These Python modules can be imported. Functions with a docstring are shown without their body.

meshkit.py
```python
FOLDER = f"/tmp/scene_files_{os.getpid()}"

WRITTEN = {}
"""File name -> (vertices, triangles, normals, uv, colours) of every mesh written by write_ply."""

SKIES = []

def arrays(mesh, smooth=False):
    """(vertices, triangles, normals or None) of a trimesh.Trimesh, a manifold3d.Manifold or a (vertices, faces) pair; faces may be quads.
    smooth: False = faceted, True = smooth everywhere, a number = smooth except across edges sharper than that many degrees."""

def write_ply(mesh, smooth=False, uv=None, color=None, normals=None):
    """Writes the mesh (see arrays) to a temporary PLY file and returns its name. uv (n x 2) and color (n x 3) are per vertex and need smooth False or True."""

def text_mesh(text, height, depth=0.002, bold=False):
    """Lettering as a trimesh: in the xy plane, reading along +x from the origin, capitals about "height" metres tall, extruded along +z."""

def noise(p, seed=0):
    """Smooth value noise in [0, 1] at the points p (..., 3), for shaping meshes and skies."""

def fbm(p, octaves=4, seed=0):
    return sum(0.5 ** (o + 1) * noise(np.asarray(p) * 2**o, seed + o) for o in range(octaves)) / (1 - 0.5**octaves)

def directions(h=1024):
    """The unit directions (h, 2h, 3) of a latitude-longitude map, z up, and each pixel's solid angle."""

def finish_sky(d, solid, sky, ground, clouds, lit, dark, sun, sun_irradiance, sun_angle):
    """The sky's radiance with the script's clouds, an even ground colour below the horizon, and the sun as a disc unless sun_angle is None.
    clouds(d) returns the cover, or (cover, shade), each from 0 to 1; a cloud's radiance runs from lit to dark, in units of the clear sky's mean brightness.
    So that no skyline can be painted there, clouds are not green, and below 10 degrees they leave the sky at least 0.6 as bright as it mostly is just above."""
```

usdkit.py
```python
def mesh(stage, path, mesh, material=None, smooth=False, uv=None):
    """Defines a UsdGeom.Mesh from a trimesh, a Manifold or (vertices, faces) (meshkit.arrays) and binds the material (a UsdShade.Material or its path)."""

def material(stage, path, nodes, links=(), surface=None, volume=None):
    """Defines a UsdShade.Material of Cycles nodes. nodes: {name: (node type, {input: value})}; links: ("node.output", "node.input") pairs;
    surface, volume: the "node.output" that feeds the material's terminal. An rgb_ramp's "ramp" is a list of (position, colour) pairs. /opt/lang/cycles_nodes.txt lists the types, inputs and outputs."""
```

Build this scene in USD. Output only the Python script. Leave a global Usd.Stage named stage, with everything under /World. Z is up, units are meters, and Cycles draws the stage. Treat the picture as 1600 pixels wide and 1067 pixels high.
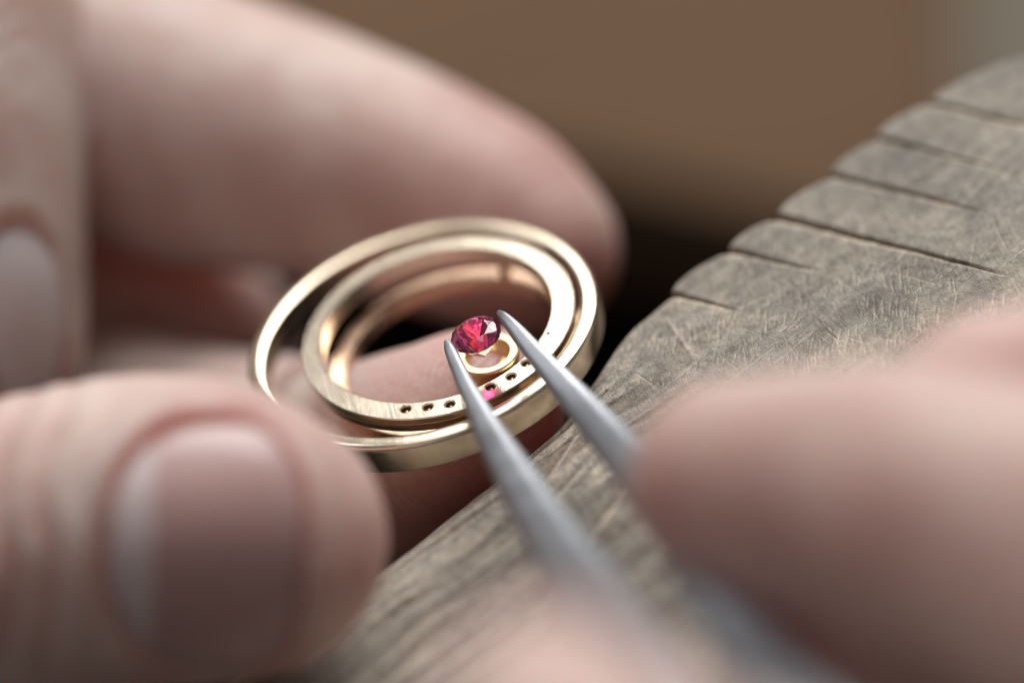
import math, random
import numpy as np, trimesh, manifold3d as m3, usdkit, meshkit
from scipy.interpolate import LinearNDInterpolator
from scipy.spatial import cKDTree
from pxr import Usd, UsdGeom, UsdLux, UsdShade, Gf, Sdf
random.seed(7); rng = np.random.default_rng(7)

stage = Usd.Stage.CreateInMemory()
UsdGeom.SetStageUpAxis(stage, UsdGeom.Tokens.z); UsdGeom.SetStageMetersPerUnit(stage, 1.0)
world = UsdGeom.Xform.Define(stage, '/World'); stage.SetDefaultPrim(world.GetPrim())
UsdGeom.Scope.Define(stage, '/World/Looks')

# ---------------------------------------------------------------- camera (a macro lens 250 mm from the stone)
W0, D0 = 73.0, 250.0                       # mm of width in the frame at that distance
UP = np.array([-.216, .700, .681]); UP /= np.linalg.norm(UP)     # the world's up in the camera's axes
FW = np.array([0, 0, -1.0]); FW -= FW @ UP * UP; FW /= np.linalg.norm(FW)
R = np.stack([np.cross(FW, UP), FW, UP])
def at(px, py, d):                         # millimetres in the camera's axes
    s = W0 / D0 * d / 1600
    return np.array([(px - 800) * s, (533.5 - py) * s, -d])
ORI = at(745, 523, 250.0)
def w(p): return ((np.atleast_2d(p) - ORI) @ R.T) * 1e-3 + [0, 0, .1]   # metres in the world
def wd(v): return np.asarray(v, float) @ R.T
cam = UsdGeom.Camera.Define(stage, '/World/camera')
cp = w([0, 0, 0])[0]
M = np.eye(4); M[:3, :3] = R.T; M[3, :3] = cp
cam.AddTransformOp().Set(Gf.Matrix4d(*M.ravel().tolist()))
cam.CreateHorizontalApertureAttr(36.0); cam.CreateVerticalApertureAttr(36.0 * 682 / 1024)
F = 36.0 * D0 / W0
cam.CreateFocalLengthAttr(F); cam.CreateClippingRangeAttr(Gf.Vec2f(.01, 50))
cam.CreateFocusDistanceAttr(.2495); cam.CreateFStopAttr(F / 19.0)
cam.CreateExposureAttr(0.38)

# ---------------------------------------------------------------- light: workshop windows, added overhead and front fills, a faint room light
def rect(name, pos, target, sx, sy, power, color):
    l = UsdLux.RectLight.Define(stage, '/World/' + name)
    z = np.array(pos, float) - target; dist = np.linalg.norm(z); z /= dist
    x = np.cross([0, 0, 1.0], z); x /= np.linalg.norm(x); y = np.cross(z, x)
    m = np.eye(4); m[0, :3], m[1, :3], m[2, :3], m[3, :3] = x, y, z, pos
    l.AddTransformOp().Set(Gf.Matrix4d(*m.ravel().tolist()))
    l.CreateWidthAttr(sx); l.CreateHeightAttr(sy); l.CreateIntensityAttr(power); l.CreateNormalizeAttr(False)
    l.CreateColorAttr(Gf.Vec3f(*color)); l.GetPrim().SetCustomDataByKey('kind', 'structure')
C0 = np.array([0, 0, .1])
rect('window_light', (.62, 1.17, 1.25), C0, 1.3, 1.15, 7.0, (1, .985, .96))
rect('window_light_001', (-.75, 1.0, 1.5), C0, .35, .5, 4.5, (.97, .98, 1))
rect('overhead_fill', (.1, .42, 1.65), C0, .8, .8, 1.3, (1, .985, .97))  # added overhead fill that brightens the tops of the fingers
rect('front_fill', (-.5, -.75, 1.3), C0, .7, .7, .3, (.9, .95, 1))  # added dim fill from the front left, for the bands and tweezers
dome = UsdLux.DomeLight.Define(stage, '/World/room_light')     # the even light of the workshop around
dome.CreateIntensityAttr(.032); dome.CreateColorAttr(Gf.Vec3f(1, .95, .88)); dome.GetPrim().SetCustomDataByKey('kind', 'structure')

# ---------------------------------------------------------------- helpers
LK = '/World/Looks/'
counts = {}
def numbered(path):
    n = counts.get(path, 0); counts[path] = n + 1
    return path if n == 0 else f'{path}_{n:03d}'
def tag(p, label=None, cat=None, group=None, kind=None):
    for k, v in (('label', label), ('category', cat), ('group', group), ('kind', kind)):
        if v: p.SetCustomDataByKey(k, v)
class Thing:
    def __init__(s, name, base_mm, label, cat):
        s.base = w(base_mm)[0]
        s.x = UsdGeom.Xform.Define(stage, numbered('/World/' + name)); s.x.AddTranslateOp().Set(Gf.Vec3d(*s.base.tolist()))
        s.path = str(s.x.GetPath()); tag(s.x.GetPrim(), label, cat)
    def part(s, name, mesh, mat, smooth=35, parent=None, label=None, raw=False):
        v, f = mesh if isinstance(mesh, tuple) else (mesh.vertices, mesh.faces)
        vv = (np.asarray(v) if raw else w(v)) - s.base
        p = usdkit.mesh(stage, numbered((parent or s.path) + '/' + name), (vv, f), LK + mat, smooth=smooth)
        if label: tag(p.GetPrim(), label)
        return p
def tm(man):
    m = man.to_mesh(); return trimesh.Trimesh(np.array(m.vert_properties[:, :3], float), np.array(m.tri_verts), process=False)
def mat(name, nodes, links, surface): usdkit.material(stage, LK + name, nodes, links, surface=surface)
def basis(n):
    n = np.asarray(n, float); n = n / np.linalg.norm(n); u = np.cross([0, 1, 0], n); u /= np.linalg.norm(u)
    return u, np.cross(n, u), n
def place(v, o, n): return np.asarray(v) @ np.stack(basis(n)) + o

# ---------------------------------------------------------------- materials
TC = ('texture_coordinate', {})
def skin(name, base, red, rough, ridge):
    mat(name, {'t': TC,
        'n1': ('noise_texture', {'scale': 120, 'detail': 4}), 'r1': ('rgb_ramp', {'ramp': [(.36, red), (.60, base)]}), 'bl': ('attribute', {'attribute': 'blush'}), 'bm': ('mix_color', {'blend_type': 'multiply', 'b': (.84, .57, .56)}),
        'n2': ('noise_texture', {'scale': 1400, 'detail': 4, 'roughness': .6}),
        'm': ('mapping', {'rotation': (.4, .3, .9)}),
        'wv': ('wave_texture', {'scale': 560, 'distortion': 7, 'detail': 2, 'detail_scale': .35}),
        'ad': ('math', {'math_type': 'multiply_add', 'value2': ridge}),
        'b': ('bump', {'strength': .6, 'distance': .0003}),
        'p': ('principled_bsdf', {'roughness': rough, 'specular_ior_level': .42, 'subsurface_weight': .55, 'subsurface_radius': (1, .3, .2), 'subsurface_scale': .0016})},
        [('t.object', 'n1.vector'), ('n1.fac', 'r1.fac'), ('r1.color', 'bm.a'), ('bl.fac', 'bm.fac'), ('bm.result', 'p.base_color'), ('t.object', 'n2.vector'), ('t.object', 'm.vector'), ('m.vector', 'wv.vector'),
         ('wv.fac', 'ad.value1'), ('n2.fac', 'ad.value3'), ('ad.value', 'b.height'), ('b.normal', 'p.normal')], 'p.BSDF')
skin('skin', (.59, .472, .43), (.52, .37, .335), .5, .35)
mat('nail', {'a': ('attribute', {'attribute': 'tint'}), 'r': ('rgb_ramp', {'ramp': [(0, (.46, .285, .27)), (1, (.68, .58, .58))]}),
    't': TC, 'mp': ('mapping', {'scale': (1, 1, 1)}), 'n': ('noise_texture', {'scale': 500, 'detail': 3}), 'b': ('bump', {'strength': .2, 'distance': .0001}),
    'p': ('principled_bsdf', {'roughness': .38, 'subsurface_weight': .3, 'subsurface_radius': (1, .4, .3), 'subsurface_scale': .001, 'coat_weight': .15, 'coat_roughness': .3})},
    [('a.fac', 'r.fac'), ('r.color', 'p.base_color'), ('t.object', 'mp.vector'), ('mp.vector', 'n.vector'), ('n.fac', 'b.height'), ('b.normal', 'p.normal')], 'p.BSDF')
def metal(name, col, rough, sc, stretch, strength, dist, var=.1):
    mat(name, {'t': TC, 'm': ('mapping', {'scale': stretch, 'rotation': (.2, .1, .6)}), 'n': ('noise_texture', {'scale': sc, 'detail': 5, 'roughness': .65}),
        'n2': ('noise_texture', {'scale': 420, 'detail': 3}), 'rr': ('map_range', {'from_min': .3, 'from_max': .7, 'to_min': rough - var, 'to_max': rough + var}),
        'b': ('bump', {'strength': strength, 'distance': dist}), 'p': ('principled_bsdf', {'metallic': 1.0, 'base_color': col})},
        [('t.object', 'm.vector'), ('m.vector', 'n.vector'), ('t.object', 'n2.vector'), ('n2.fac', 'rr.value'), ('rr.result', 'p.roughness'), ('n.fac', 'b.height'), ('b.normal', 'p.normal')], 'p.BSDF')
metal('brushed_gold', (.80, .695, .56), .21, 2600, (1, .05, 1), .3, .00003, .02)
metal('gold', (.79, .68, .53), .23, 1800, (1, .3, 1), .25, .00003, .03)
metal('rose_reflection_gold', (.84, .58, .41), .27, 1200, (1, .3, 1), .3, .00004, .07)  # the rose reflection of the hand is put into this metal colour
metal('cup_gold', (.87, .68, .38), .34, 1200, (1, 1, 1), .15, .00002, .03)
metal('hole_shade_gold', (.34, .235, .155), .22, 1200, (1, 1, 1), .3, .00003, .05)  # shade inside the holes put into a dark, oxidised gold colour
metal('steel', (.36, .375, .405), .44, 2200, (1, .2, .2), .45, .00005, .06)
mat('ruby', {'p': ('principled_bsdf', {'base_color': (.94, .10, .33), 'roughness': .01, 'ior': 1.76, 'transmission_weight': 1.0})}, [], 'p.BSDF')
mat('pin_wood', {'a': ('attribute', {'attribute': 'wear_highlight'}), 't': TC,
    'n': ('noise_texture', {'scale': 110, 'detail': 6, 'roughness': .6}), 'r': ('rgb_ramp', {'ramp': [(.3, (.21, .195, .175)), (.5, (.37, .332, .287)), (.72, (.54, .48, .405))]}),
    'rw': ('rgb_ramp', {'ramp': [(0, (.55, .36, .25)), (.45, (.75, .72, .68)), (.55, (1, 1, 1)), (1, (1.9, 1.8, 1.65))]}),
    'mx': ('mix_color', {'blend_type': 'multiply', 'fac': 1.0, 'use_clamp': False}), 'n4': ('noise_texture', {'scale': 1300, 'detail': 7, 'roughness': .72}), 'r4': ('rgb_ramp', {'ramp': [(.34, (.6, .58, .56)), (.5, (1, 1, 1)), (.66, (1.32, 1.3, 1.26))]}),
    'mz': ('mix_color', {'blend_type': 'multiply', 'fac': 1.0, 'use_clamp': False}),
    'm2': ('mapping', {'rotation': (0, 0, .62), 'scale': (1, .12, 1)}), 'n2': ('noise_texture', {'scale': 4200, 'detail': 5, 'roughness': .7}),
    'n3': ('noise_texture', {'scale': 1900, 'detail': 6, 'roughness': .7}), 'ad': ('math', {'math_type': 'add'}),
    'b': ('bump', {'strength': .9, 'distance': .00028}), 'p': ('principled_bsdf', {'roughness': .5, 'specular_ior_level': .55})},
    [('t.object', 'n.vector'), ('n.fac', 'r.fac'), ('a.fac', 'rw.fac'), ('r.color', 'mx.a'), ('rw.color', 'mx.b'), ('mx.result', 'mz.a'), ('t.object', 'n4.vector'), ('n4.fac', 'r4.fac'), ('r4.color', 'mz.b'), ('mz.result', 'p.base_color'),
     ('t.object', 'm2.vector'), ('m2.vector', 'n2.vector'), ('t.object', 'n3.vector'), ('n2.fac', 'ad.value1'), ('n3.fac', 'ad.value2'), ('ad.value', 'b.height'), ('b.normal', 'p.normal')], 'p.BSDF')
def plain(name, col, rough, var=.25, scale=25, stretch=(1, 1, 1)):
    c = np.array(col)
    mat(name, {'t': TC, 'm': ('mapping', {'scale': stretch}), 'n': ('noise_texture', {'scale': scale, 'detail': 5}), 'r': ('rgb_ramp', {'ramp': [(.3, tuple(c * (1 - var))), (.7, tuple(c * (1 + var)))]}),
        'b': ('bump', {'strength': .4, 'distance': .001}), 'p': ('principled_bsdf', {'roughness': rough, 'specular_ior_level': .1})},
        [('t.object', 'm.vector'), ('m.vector', 'n.vector'), ('n.fac', 'r.fac'), ('r.color', 'p.base_color'), ('n.fac', 'b.height'), ('b.normal', 'p.normal')], 'p.BSDF')
plain('brown_board', (.126, .076, .046), .9, .12, 12, (1, 8, 1))
plain('grey_board', (.125, .107, .08), .6, .12, 12)
plain('shade_black', (.006, .005, .0045), .8)  # near black, so the deep shade below sits in the colour

# ---------------------------------------------------------------- bench pin: the notched wooden wedge
Z0 = w(at(870, 640, 250.0))[0, 2]
def on_plane(px, py, z=None):
    z = Z0 if z is None else z
    d = w(at(px, py, 100.0))[0] - cp; return cp + d * (z - cp[2]) / d[2]
epx = [(1900, -110), (1600, 82), (1450, 158), (1370, 213), (1300, 271), (1215, 335), (1140, 388), (1050, 455), (985, 508), (922, 572), (835, 652), (640, 805), (460, 940), (260, 1090), (60, 1260)]
E = np.array([on_plane(*p)[:2] for p in epx]) * 1e3
dirv = on_plane(1580, 430)[:2] - on_plane(1215, 335)[:2]; dirv /= np.linalg.norm(dirv)
seg = np.r_[0, np.cumsum(np.linalg.norm(np.diff(E, axis=0), axis=1))]
S = np.arange(0, seg[-1], .1)
Ex, Ey = np.interp(S, seg, E[:, 0]), np.interp(S, seg, E[:, 1])
tang = np.stack([np.gradient(Ex), np.gradient(Ey)], 1)
k = np.ones(25) / 25
tang = np.stack([np.convolve(np.pad(tang[:, i], 12, mode='edge'), k, 'valid') for i in (0, 1)], 1); tang /= np.linalg.norm(tang, axis=1)[:, None]
nrm = np.stack([tang[:, 1], -tang[:, 0]], 1); nrm *= np.sign(nrm @ dirv)[:, None]; sn = nrm @ dirv     # inward
bul = np.zeros_like(S)
notch = [1, 2, 3, 4, 5, 6, 7]
for a, b in zip(notch[:-1], notch[1:]):
    f = (S - seg[a]) / (seg[b] - seg[a]); o = (f > 0) & (f < 1)
    g = 1 - f[o]; bul[o] = np.maximum(bul[o], .95 * 2.1 * g ** .45 * (1 - g) ** .85)
Ex -= nrm[:, 0] * bul; Ey -= nrm[:, 1] * bul
T = np.r_[np.arange(0, .9, .05), np.arange(.9, 26, .1), np.arange(26, 70, .6)]
SS, TT = np.meshgrid(S, T, indexing='ij')
X = Ex[:, None] + dirv[0] * TT; Y = Ey[:, None] + dirv[1] * TT
dist = TT * sn[:, None]
lo = np.clip((S - seg[8]) / (seg[10] - seg[8]), 0, 1); lo = lo * lo * (3 - 2 * lo)
bw = (.85 + 5.6 * lo)[:, None]; bh = (.8 + 3.0 * lo)[:, None]
q = np.clip(1 - dist / bw, 0, 1)
Hh = -bh * (1 - np.sqrt(1 - q ** 2 + 1e-9))
wear_highlight = np.full_like(Hh, .5)
P2 = np.stack([X, Y], -1)
# uneven, hand-worn surface
Hh += .25 * (meshkit.fbm(np.stack([X / 7, Y / 7, X * 0], -1), 3, 3) - .5) + .12 * (meshkit.fbm(np.stack([X / 1.5, Y / 1.5, X * 0], -1), 3, 9) - .5)
# the grain runs along the edge and stands proud where it is worn
ga = E[10] - E[13]; ga /= np.linalg.norm(ga); gb = np.array([-ga[1], ga[0]])
ca, cb = X * ga[0] + Y * ga[1], X * gb[0] + Y * gb[1]
wob = meshkit.fbm(np.stack([ca / 6, cb / 6, ca * 0], -1), 2, 21) * 1.6
gr = meshkit.fbm(np.stack([ca / 9, (cb + wob) / .55, ca * 0], -1), 4, 5) - .5
gw = np.clip(lo[:, None] * 1.3 - TT / 45, 0, 1) * .75 + .2
Hh += gr * .5 * gw; wear_highlight += gr * 1.0 * gw
# saw cuts
tree_cuts = [((1045, 457), (1168, 488), .5, .8), ((1135, 390), (1290, 427), .55, 1.0), ((1210, 337), (1585, 432), .7, 1.5), ((1295, 272), (1550, 335), .55, 1.2), ((1365, 214), (1575, 268), .5, 1.2), ((1445, 158), (1640, 205), .6, 1.3)]
def seg_coord(a, b):
    a, b = np.array(a), np.array(b); d = b - a; L = np.linalg.norm(d); d /= L
    return (X - a[0]) * d[0] + (Y - a[1]) * d[1], (X - a[0]) * -d[1] + (Y - a[1]) * d[0], L
for a, b, hw, dp in tree_cuts:
    l, c, L = seg_coord(on_plane(*a)[:2] * 1e3, on_plane(*b)[:2] * 1e3)
    u = np.clip(l / L, 0, 1); half = .56 * hw * (1 - .72 * u) + .36 * np.exp(-np.clip(l + .5, 0, 9) / .7)
    prof = np.clip(1 - np.abs(c) / half, 0, 1) ** .8; fade = np.clip((L - l) / (.25 * L), 0, 1)
    ok = (l > -3)
    Hh -= ok * prof * 1.1 * dp * (1 - .65 * u) * fade
    wear_highlight -= ok * np.clip(prof * 2.2, 0, 1) * fade * .42
    burr_highlight = np.exp(-((c + half * 1.3) / (.4 * half + .08)) ** 2) * fade * ok * (l > .5)
    Hh += .07 * burr_highlight; wear_highlight += .55 * burr_highlight * (.5 + meshkit.noise(np.stack([l / .8, c * 0, c * 0], -1), 6))  # raised lip, with its highlight also painted as a lighter tone
# scratches and file marks
def scratch(a, b, hw, dp, lift):
    l, c, L = None, None, None
    a, b = np.array(a), np.array(b); d = b - a; L = np.linalg.norm(d); d = d / L
    mid = (a + b) / 2; near = np.hypot(Ex + dirv[0] * 0 - mid[0], Ey - mid[1])
    # window in (s,t)
    A2 = np.stack([tang.mean(0), dirv], 1)
    si = []
    for p in (a, b):
        t_ = ((p[0] - Ex) * tang[:, 1] - (p[1] - Ey) * tang[:, 0]) / (dirv[0] * tang[:, 1] - dirv[1] * tang[:, 0])
        j = np.argmin(np.hypot(Ex + dirv[0] * t_ - p[0], Ey + dirv[1] * t_ - p[1])); si.append((j, t_[j]))
    i0, i1 = min(s[0] for s in si) - 14, max(s[0] for s in si) + 14
    j0, j1 = np.searchsorted(T, min(s[1] for s in si) - 1), np.searchsorted(T, max(s[1] for s in si) + 1)
    i0, i1 = max(i0, 0), min(i1, len(S))
    if i1 - i0 < 2 or j1 - j0 < 2: return
    sl = (slice(i0, i1), slice(j0, j1)); x, y = X[sl] - a[0], Y[sl] - a[1]
    l, c = x * d[0] + y * d[1], -x * d[1] + y * d[0]
    en = np.clip(l / (.2 * L), 0, 1) * np.clip((L - l) / (.2 * L), 0, 1)
    g, bu = np.exp(-(c / hw) ** 2) * en, np.exp(-((c - 1.8 * hw) / hw) ** 2) * en
    Hh[sl] += -dp * g + dp * .6 * bu; wear_highlight[sl] += lift * bu - .18 * g
for i in range(115):                             # bundles of parallel file marks
    px, py = (rng.normal(1240, 150), rng.normal(495, 75)) if i < 84 else (rng.uniform(800, 1600), rng.uniform(200, 900))
    a0 = on_plane(px, py)[:2] * 1e3; ang0 = rng.choice([1.22, .62, 1.9, -.2], p=[.64, .16, .14, .06]) + rng.normal(0, .12)
    deep = rng.uniform(.01, .035); len0 = rng.uniform(.5, 1.7)
    for q in range(rng.integers(6, 17)):
        ang = ang0 + rng.normal(0, .07); off = rng.normal(0, .75, 2) * [1, .8]; L = len0 * rng.uniform(.5, 1.5); a = a0 + off
        scratch(a, a + L * np.array([math.cos(ang), math.sin(ang)]), rng.uniform(.035, .06), deep * rng.uniform(.5, 1.5), rng.uniform(.03, .34))
for i in range(110):
    a = on_plane(rng.uniform(950, 1600), rng.uniform(180, 620))[:2] * 1e3; ang = rng.choice([1.2, .5, 2.3]) + rng.normal(0, .3); L = rng.uniform(1.5, 7)
    scratch(a, a + L * np.array([math.cos(ang), math.sin(ang)]), .045, rng.uniform(.01, .03), rng.uniform(.1, .45))
for poly in ([(935, 700), (870, 770), (835, 850)], [(1000, 720), (925, 830), (880, 930)], [(905, 650), (850, 745)]):
    pts = [on_plane(*p)[:2] * 1e3 for p in poly]
    for a, b in zip(pts[:-1], pts[1:]): scratch(a, b + (b - a) * .25, .2, .1, .38)
scratch(on_plane(1035, 500)[:2] * 1e3, on_plane(1082, 562)[:2] * 1e3, .16, .06, .3)
Zg = Z0 * 1e3 + Hh
skirt = np.array([1.2, 4.5, 16.0])
Xs = np.repeat(X[:, :1], 3, 1); Ys = np.repeat(Y[:, :1], 3, 1)
Xs = Xs + nrm[:, :1] * np.array([.3, 3.0, 9.0]); Ys = Ys + nrm[:, 1:] * np.array([.3, 3.0, 9.0])
Zs = Zg[:, :1] - skirt
GX, GY, GZ = (np.concatenate([a[:, ::-1], b], 1) for a, b in ((Xs, X), (Ys, Y), (Zs, Zg)))
far = np.concatenate([GZ * 0 + Z0 * 1e3 - 22], 1)
ns, nt = GX.shape
GX, GY, GZ = np.c_[GX, GX[:, -1:]], np.c_[GY, GY[:, -1:]], np.c_[GZ, np.full((ns, 1), Z0 * 1e3 - 22)]; nt += 1
wr = np.c_[np.repeat(wear_highlight[:, :1], 3, 1), wear_highlight, wear_highlight[:, -1:]]
idx = np.arange(ns * nt).reshape(ns, nt)
fq = np.stack([idx[:-1, :-1], idx[:-1, 1:], idx[1:, 1:], idx[1:, :-1]], -1).reshape(-1, 4)
pv = np.stack([GX, GY, GZ], -1).reshape(-1, 3) * 1e-3
a, b, c, d = (pv[fq[len(fq) // 2, i]] for i in range(4))
bench = trimesh.Trimesh(pv, np.vstack([fq[:, [0, 1, 2]], fq[:, [0, 2, 3]]]), process=False)
if bench.face_normals[len(bench.faces) // 4][2] < 0: bench.faces = bench.faces[:, ::-1]
class Raw: pass
pin = Thing('bench_pin', at(1300, 520, 250.0), 'worn grey wooden bench pin with saw cuts notched along its edge', 'bench pin')
pm = pin.part('wedge', (pv, bench.faces), 'pin_wood', smooth=True, raw=True)
UsdGeom.PrimvarsAPI(pm).CreatePrimvar('wear_highlight', Sdf.ValueTypeNames.FloatArray, 'vertex').Set(np.clip(wr, 0, 1).ravel().astype(np.float32).tolist())

# ---------------------------------------------------------------- what lies blurred behind and below
def slab(name, pxs, d, thick, matn, label, cat):
    z = w(at(*pxs[0], d))[0, 2]
    pts = np.array([on_plane(*p, z=z)[:2] for p in pxs])
    import shapely.geometry as sg
    m = trimesh.creation.extrude_polygon(sg.Polygon(pts), thick, engine='earcut'); m.apply_translation([0, 0, z - thick])
    t = Thing(name, at(*pxs[0], d), label, cat)
    t.part('board', (m.vertices, m.faces), matn, smooth=False, raw=True)
    return m
slab('brown_board', [(-900, -120), (1000, 275), (1250, 335), (2300, 560), (2500, -700), (-900, -900)], 540, .02, 'brown_board', 'smooth brown wooden board blurred far behind the fingers', 'board')
slab('grey_board', [(1500, 700), (1500, -700), (2300, -900), (2300, 700)], 385, .012, 'grey_board', 'grey green board at the far corner beyond the notched wood', 'board')
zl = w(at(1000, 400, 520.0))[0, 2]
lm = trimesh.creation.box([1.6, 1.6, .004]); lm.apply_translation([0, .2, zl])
lt = Thing('shade_backdrop', at(1000, 400, 520.0), 'near black added apron lying in shadow below the hands', 'backdrop')
lt.part('sheet', (lm.vertices, lm.faces), 'shade_black', smooth=False, raw=True)  # added sheet that stands in for the darkness under the hands

# ---------------------------------------------------------------- hands
def chain(pts):                               # (px, py, depth, radius mm) ...: hulls of spheres
    out = []
    s = [m3.Manifold.sphere(p[3], 40).translate(at(*p[:3]).tolist()) for p in pts]
    for a, b in zip(s[:-1], s[1:]): out.append(m3.Manifold.batch_hull([a, b]))
    return out
def flesh(chains, edge=.75, it=24):
    man = m3.Manifold.batch_boolean([c for ch in chains for c in chain(ch)], m3.OpType.Add)
    m = tm(man.refine_to_length(edge)); v0 = m.vertices.copy(); trimesh.smoothing.filter_taubin(m, lamb=.6, nu=.62, iterations=it)
    off = np.linalg.norm(m.vertices - v0, axis=1) > 1.6; v1 = m.vertices.copy(); v1[off] = v0[off]; m.vertices = v1
    for _ in range(10):                          # a plain, bounded smoothing on top
        nb = m.edges_unique; acc = np.zeros_like(m.vertices); cn = np.zeros(len(acc)); vv = m.vertices
        for p_, q_ in ((0, 1), (1, 0)): np.add.at(acc, nb[:, p_], vv[nb[:, q_]]); np.add.at(cn, nb[:, p_], 1)
        m.vertices = vv + .5 * (acc / np.maximum(cn, 1)[:, None] - vv) * (cn > 0)[:, None]
    return m
index = [(830, 392, 277.5, 7.1), (752, 345, 279, 8.6), (630, 292, 281, 9.4), (470, 235, 284, 10.2), (300, 200, 287, 11.7), (120, 130, 290, 12.0), (-80, 80, 292, 12), (-500, 300, 292, 12)]
curled = [(0, 540, 275, 6.9), (-30, 380, 275, 8.3), (-45, 200, 276, 8.9), (-60, 20, 279, 9.4), (-350, -80, 285, 10), (-800, 300, 292, 13)]
middle = [(752, 640, 258.3, 6.3), (690, 672, 259.3, 6.7), (570, 738, 264, 8.2), (330, 690, 280, 7.6), (100, 660, 290, 8.3), (-200, 680, 280, 9.5), (-700, 600, 288, 12)]
thumb = [(402, 842, 232, 8.8), (320, 828, 233, 10.3), (200, 832, 234, 10.6), (60, 860, 235, 10.6), (-150, 930, 238, 10.2), (-600, 1050, 255, 13), (-900, 700, 280, 16)]
ringf = [(330, 520, 300, 7), (200, 480, 302, 8.5), (-100, 470, 302, 10), (-700, 600, 288, 12)]
palm = [(-500, 300, 292, 12), (-800, 300, 292, 13), (-700, 600, 288, 12), (-900, 700, 280, 16)]
left = flesh([index, curled, middle, ringf, thumb, palm])

def nail(mesh, c, axis_px, nrm_c, la, lb, rim=.8, sink=1.15, redness=1.0):
    """Sets a nail into the flesh: c centre (px,py,d), axis in the picture, nrm_c outward; half length la, half width lb (mm)."""
    o = at(*c); n = np.array(nrm_c, float); n /= np.linalg.norm(n)
    ax = np.array([axis_px[0], -axis_px[1], 0.0]); ax -= ax @ n * n; ax /= np.linalg.norm(ax); bx = np.cross(n, ax)
    v = mesh.vertices.copy(); r = v - o; u, vv, h = r @ ax / la, r @ bx / lb, r @ n
    e = (np.abs(u) ** 2.4 + np.abs(vv) ** 2.4) ** (1 / 2.4)
    vn = mesh.vertex_normals @ n
    near = (e < 1.05) & (vn > .15) & (np.abs(h) < 12)
    A = lambda a, b: np.stack([np.ones_like(a), a, b, a * a, b * b, a * b], -1)
    co, *_ = np.linalg.lstsq(A(u[near], vv[near]), h[near], rcond=None)
    zone = (e < 1.7) & (vn > .0) & (np.abs(h) < 14)
    inside = np.clip((1.06 - e) / .12, 0, 1)
    hq = (A(u, vv) @ co)
    tgt = np.where(e < 1.06, h * (1 - inside) + (hq - sink) * inside, h) + rim * np.exp(-((e - 1.2) / .13) ** 2)
    v[zone] += (tgt - h)[zone, None] * n
    BL[:] = np.maximum(BL, np.where(zone, redness * np.exp(-((e - 1.06) / .15) ** 2) * np.clip(.35 + 1.3 * meshkit.noise(v / 2.5, 12), 0, 1), 0))
    mesh.vertices = v
    g = 40; rr, tt = np.meshgrid(np.linspace(0, 1, g), np.linspace(0, 2 * np.pi, 97)[:-1], indexing='ij')
    cu, su = np.cos(tt), np.sin(tt); sc = 1 / (np.abs(cu) ** 2.4 + np.abs(su) ** 2.4) ** (1 / 2.4)
    U, V = rr * cu * sc, rr * su * sc
    Hn = A(U, V) @ co - .12 - .55 * np.clip((rr - .8) / .2, 0, 1) ** 2
    P = o + (U * la)[..., None] * ax + (V * lb)[..., None] * bx + Hn[..., None] * n
    ii = np.arange(g * 96).reshape(g, 96); j = np.roll(np.arange(96), -1)
    f = np.stack([ii[:-1], ii[1:], ii[1:][:, j], ii[:-1][:, j]], -1).reshape(-1, 4)
    return trimesh.Trimesh(P.reshape(-1, 3), np.vstack([f[:, [0, 1, 2]], f[:, [0, 2, 3]]]), process=False), U.ravel(), V.ravel()
BL = np.zeros(len(left.vertices))
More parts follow.
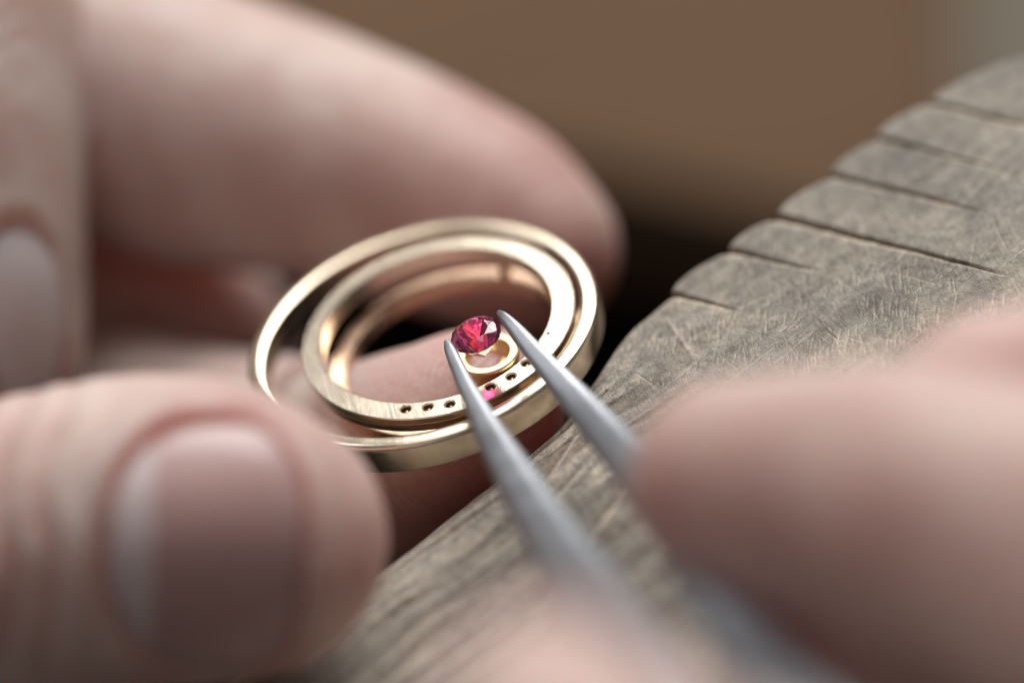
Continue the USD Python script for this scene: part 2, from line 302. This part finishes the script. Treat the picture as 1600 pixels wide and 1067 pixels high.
n1, U1, V1 = nail(left, (316, 862, 222), (1, .03), (-.05, .0, 1), 6.3, 8.3, redness=.7)
n2, U2, V2 = nail(left, (42, 500, 269), (.17, 1), (.45, .1, 1), 7.6, 3.3, .15, .35, .35)
# knuckle folds of the thumb, soft unevenness everywhere
v = left.vertices; nn = left.vertex_normals
kx = at(40, 830, 226); r = v - kx
fold = np.sin(r[:, 0] * 2.1 + 1.3 * np.sin(r[:, 1] * .5) + 2.5 * meshkit.noise(v / 4, 4)) * np.exp(-(r[:, 0] / 4.5) ** 2 - (r[:, 1] / 9) ** 2 - (r[:, 2] / 9) ** 2)
left.vertices = v + nn * (fold * .65 + .25 * (meshkit.fbm(v / 5, 2, 8) - .5))[:, None]
lh = Thing('hand', at(200, 700, 262), 'left hand pinching the gold rings between thumb, index and middle finger', 'hand')
def add_skin(thing, m, tips, bl, am=.5):
    for (px, py, d, r) in tips:                  # fingertips are redder
        q = np.linalg.norm(m.vertices - at(px, py, d), axis=1); bl = np.maximum(bl, am * np.clip(1.9 - q / r, 0, 1))
    bl = np.clip(bl + .55 * (meshkit.fbm(m.vertices / 4.5, 4, 31) - .5), 0, 1)
    p = thing.part('skin', m, 'skin', smooth=True)
    UsdGeom.PrimvarsAPI(p).CreatePrimvar('blush', Sdf.ValueTypeNames.FloatArray, 'vertex').Set(bl.astype(np.float32).tolist())
add_skin(lh, left, [index[0][:3] + (9,), middle[0][:3] + (8,), thumb[0][:3] + (7,)], BL)
def add_nail(thing, m, tint):
    p = thing.part('fingernail', m, 'nail', smooth=True)
    UsdGeom.PrimvarsAPI(p).CreatePrimvar('tint', Sdf.ValueTypeNames.FloatArray, 'vertex').Set(np.clip(tint, 0, 1).astype(np.float32).tolist())
lun = np.clip((-.52 - U1 - .25 * V1 ** 2 + .12 * V1 ** 2) / .07 + .5, 0, 1)
add_nail(lh, n1, lun * .75 + .1 * np.clip(U1 - .6, 0, 1))
add_nail(lh, n2, np.full(len(U2), .95))

rindex = [(1145, 750, 217, 6.5), (1240, 760, 212, 7.3), (1420, 785, 206, 8.7), (1650, 870, 202, 10), (1950, 1000, 198, 11), (2350, 1400, 190, 12)]
rmiddle = [(1540, 625, 217, 5.6), (1750, 640, 216, 7.4), (2000, 800, 210, 9.0), (2350, 1400, 190, 12)]
rthumb = [(855, 1125, 172, 5.7), (910, 1250, 168, 7.2), (1150, 1450, 164, 9), (1700, 1750, 168, 11), (2350, 1400, 190, 12)]
rring = [(1350, 985, 219, 6.2), (1520, 1040, 216, 8), (1900, 1200, 205, 10), (2350, 1400, 190, 12)]
right = flesh([rindex, rmiddle, rring, rthumb])
v = right.vertices; right.vertices = v + right.vertex_normals * (.3 * (meshkit.fbm(v / 5, 2, 18) - .5))[:, None]
rh = Thing('hand', at(1400, 900, 205), 'right hand blurred in front with fingertips closing the steel tweezers', 'hand')
add_skin(rh, right, [rindex[0][:3] + (9,), rthumb[0][:3] + (7,), rmiddle[0][:3] + (7,)], np.zeros(len(right.vertices)), .18)

# ---------------------------------------------------------------- rings
NR = np.array([-.36, 1.24, 1.0]); NR /= np.linalg.norm(NR)
def ring_centre(px, py, n, ref=(780, 600, 250.0)):
    p, q = at(*ref), at(px, py, 1.0); return q * (p @ n) / (q @ n)
CI = ring_centre(684, 509.5, NR)
NO = np.array([-.39, 1.29, 1.0]); NO /= np.linalg.norm(NO)
CO = ring_centre(657, 513, NO)
def local(px, py, h, o, n):                    # a pixel on the plane h above the ring's face, in its own axes
    q = at(px, py, 1.0); q = q * (((o + h * n) @ n) / (q @ n)); return np.stack(basis(n)) @ (q - o)
def revolve(profile, seg=240): return m3.CrossSection([np.asarray(profile)], m3.FillRule.NonZero).revolve(seg)
def cone(r0, r1, z0, z1, x, y, s=28): return m3.Manifold.cylinder(z1 - z0, r0, r1, s).translate([x, y, z0])
c_ = .07
up = revolve([(8.0, 0), (10.16, 0), (10.24, -.08), (10.24, -.52), (10.0, -.56), (9.98, -.78), (10.16, -.82), (10.16, -1.22), (10.08, -1.3), (8.0, -1.3)])
cup_c = local(762, 552, .25, CI, NR)
cx, cy = cup_c[0], cup_c[1]
up = up - cone(2.24, 2.24, -3, 1, cx, cy, 64)
seats = []
for px, py in ((634, 639), (668.5, 635.6), (703, 631), (735, 620.5), (766, 604), (798.5, 588), (822, 567)):
    x, y, _ = local(px, py, 0, CI, NR)
    up = up - cone(.37, .46, -.09, .01, x, y) - cone(.38, .38, -.9, -.05, x, y); seats.append((x, y))
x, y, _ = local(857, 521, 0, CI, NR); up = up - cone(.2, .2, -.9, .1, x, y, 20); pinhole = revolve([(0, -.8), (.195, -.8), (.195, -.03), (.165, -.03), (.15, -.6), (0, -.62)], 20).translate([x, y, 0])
low = revolve([(8.15, -2.5), (8.25, -2.4), (9.45, -2.4), (9.52, -2.47), (9.52, -3.5), (9.45, -3.6), (8.25, -3.6), (8.15, -3.5)]).translate([.75, .1, 0]) - cone(2.22, 2.22, -6, 1, cx, cy, 64)
t1 = Thing('gold_ring', CI, 'inner pale gold ring with tiny drilled holes and an empty stone cup', 'ring')
def rpart(t, name, man, o, n, matn, parent=None, smooth=30, label=None):
    m = tm(man); return t.part(name, trimesh.Trimesh(place(m.vertices, o, n), m.faces, process=False), matn, smooth, label=label)
bore = m3.Manifold.cylinder(3, 8.72, 8.72, 240).translate([-.27, .33, -2]) + m3.Manifold.cylinder(.13, 8.72, 8.88, 240).translate([-.27, .33, -.11])
up = up - bore
for x, y in seats:
    rpart(t1, 'seat_shade_lining', revolve([(0, -.8), (.376, -.8), (.376, -.07), (.34, -.07), (.29, -.3), (.15, -.42), (.11, -.24), (0, -.2)], 24).translate([x, y, 0]), CI, NR, 'hole_shade_gold')  # lining painted dark for the hole shade, centre bump for a glint
rpart(t1, 'pin_shade_lining', pinhole, CI, NR, 'hole_shade_gold')  # same dark lining, shading the small hole by colour
rpart(t1, 'upper_rail', up, CI, NR, 'brushed_gold', label='drilled upper rail with a brushed flat face')
rpart(t1, 'lower_rail', low, CI, NR, 'rose_reflection_gold', label='plain lower rail')
for a in (25, 75, 285, 325):
    rpart(t1, 'post', cone(.4, .4, -2.45, -1.25, 9.15 * math.cos(math.radians(a)) , 9.15 * math.sin(math.radians(a)), 20), CI, NR, 'rose_reflection_gold')
cup = revolve([(0, -1.0), (1.2, -.92), (1.64, .1), (1.70, .27), (2.18, .27), (2.28, .18), (2.28, -.2), (2.08, -.7), (1.95, -2.6), (0, -2.6)], 96).translate([cx, cy, 0])
rpart(t1, 'stone_cup', cup, CI, NR, 'cup_gold', label='round cup waiting for the stone')
t2 = Thing('gold_ring', CO, 'larger plain pale gold band lying around the drilled ring', 'ring')
band = revolve([(11.95, -.3), (12.02, -.12), (12.15, -.04), (12.35, 0), (12.75, -.03), (13.05, -.13), (13.2, -.28), (13.28, -.5), (13.28, -2.3), (13.15, -2.45), (12.1, -2.45), (11.95, -2.3)])
rpart(t2, 'band', band, CO, NO, 'gold')

# ---------------------------------------------------------------- the stone
def brilliant(rad):
    tb, hg, hc, hp = .56, .03, .30, 1.24
    k8 = np.arange(8) * np.pi / 4; k16 = np.arange(16) * np.pi / 8
    cr = lambda r, z, a: np.stack([r * np.cos(a), r * np.sin(a), np.full_like(a, z)], 1)
    rm = .79; zm = hc + (hg - hc) * (rm * math.cos(np.pi / 8) - tb) / (1 - tb)
    rp = .28; zp = -hp + (hp - hg) * (rp * math.cos(np.pi / 8))
    v = np.vstack([cr(tb, hc, k8), cr(rm, zm, k8 + np.pi / 8), cr(1, hg, k16), cr(1, -hg, k16), cr(rp, zp - .012, k8 + np.pi / 8), [[0, 0, -hp]]]) * rad
    h = trimesh.Trimesh(v, trimesh.convex.convex_hull(v).faces, process=False) if False else trimesh.convex.convex_hull(v)
    return h
gem = brilliant(1.86)
NG = np.array([-.40, 1.06, 1.0])
CG = at(744, 523, 249.2)
a = .33; rot = np.array([[math.cos(a), -math.sin(a), 0], [math.sin(a), math.cos(a), 0], [0, 0, 1]])
tg = Thing('gemstone', CG, 'round faceted pink red ruby held between the tweezer tips', 'gemstone')
tg.part('stone', trimesh.Trimesh(place(gem.vertices @ rot.T, CG, NG), gem.faces, process=False), 'ruby', smooth=False)

# ---------------------------------------------------------------- tweezers
tw = Thing('tweezers', at(1000, 800, 225), 'fine steel tweezers gripping the red stone', 'tweezers')
def arm(path, outer):                           # (px, py, depth, half width in view mm, half thickness mm)
    p = np.array([at(*q[:3]) for q in path]); k = np.r_[0, np.cumsum(np.linalg.norm(np.diff(p, axis=0), axis=1))]
    from scipy.interpolate import PchipInterpolator as PI
    ts = np.r_[np.linspace(0, k[2], 24)[:-1], np.linspace(k[2], k[-1], 70)]
    c = PI(k, p)(ts); hw = PI(k, np.array([q[3] for q in path]))(ts); ht = PI(k, np.array([q[4] for q in path]))(ts)
    tg_ = np.gradient(c, ts, axis=0); tg_ /= np.linalg.norm(tg_, axis=1)[:, None]
    side = np.cross(tg_, np.array(outer, float)); side /= np.linalg.norm(side, axis=1)[:, None]; nz = np.cross(side, tg_)
    th = np.linspace(0, 2 * np.pi, 33)[:-1]; e = 2 / 2.8
    cu, su = np.sign(np.cos(th)) * np.abs(np.cos(th)) ** e, np.sign(np.sin(th)) * np.abs(np.sin(th)) ** e
    rings = c[:, None] + hw[:, None, None] * cu[None, :, None] * side[:, None] + ht[:, None, None] * su[None, :, None] * nz[:, None]
    n = len(ts); i = np.arange(n * 32).reshape(n, 32); j = np.roll(np.arange(32), -1)
    f = np.stack([i[:-1], i[:-1][:, j], i[1:][:, j], i[1:]], -1).reshape(-1, 4)
    f = np.vstack([f[:, [0, 1, 2]], f[:, [0, 2, 3]]])
    V = np.vstack([rings.reshape(-1, 3), c[:1] - tg_[:1] * .05, c[-1:]])
    caps = [[n * 32, b, a_] for a_, b in zip(i[0], i[0][j])] + [[n * 32 + 1, a_, b] for a_, b in zip(i[-1], i[-1][j])]
    m = trimesh.Trimesh(V, np.vstack([f, caps]), process=False)
    if m.volume < 0: m.faces = m.faces[:, ::-1]
    return m
tw.part('arm', arm([(698, 533, 249.6, .18, .16), (703, 546, 248.9, .40, .34), (727, 600, 245.6, .62, .5), (773, 690, 240, 1.15, .8), (888, 880, 225, 2.1, 1.1), (972, 1005, 213, 2.7, 1.2), (1100, 1200, 197, 3.0, 1.3), (1900, 2200, 160, 4, 1.2)], (-.2, .3, 1)), 'steel', smooth=40)
tw.part('arm', arm([(779, 488, 249.8, .18, .16), (787, 495, 249.2, .36, .3), (836, 552, 246, .75, .5), (905, 630, 241.5, 1.15, .8), (975, 712, 235, 1.5, 1.0), (1065, 845, 219, 1.7, 1.0), (1180, 1010, 209, 2.3, 1.1), (1310, 1180, 198, 2.8, 1.2), (1960, 2160, 160, 4, 1.2)], (-.2, .3, 1)), 'steel', smooth=40)
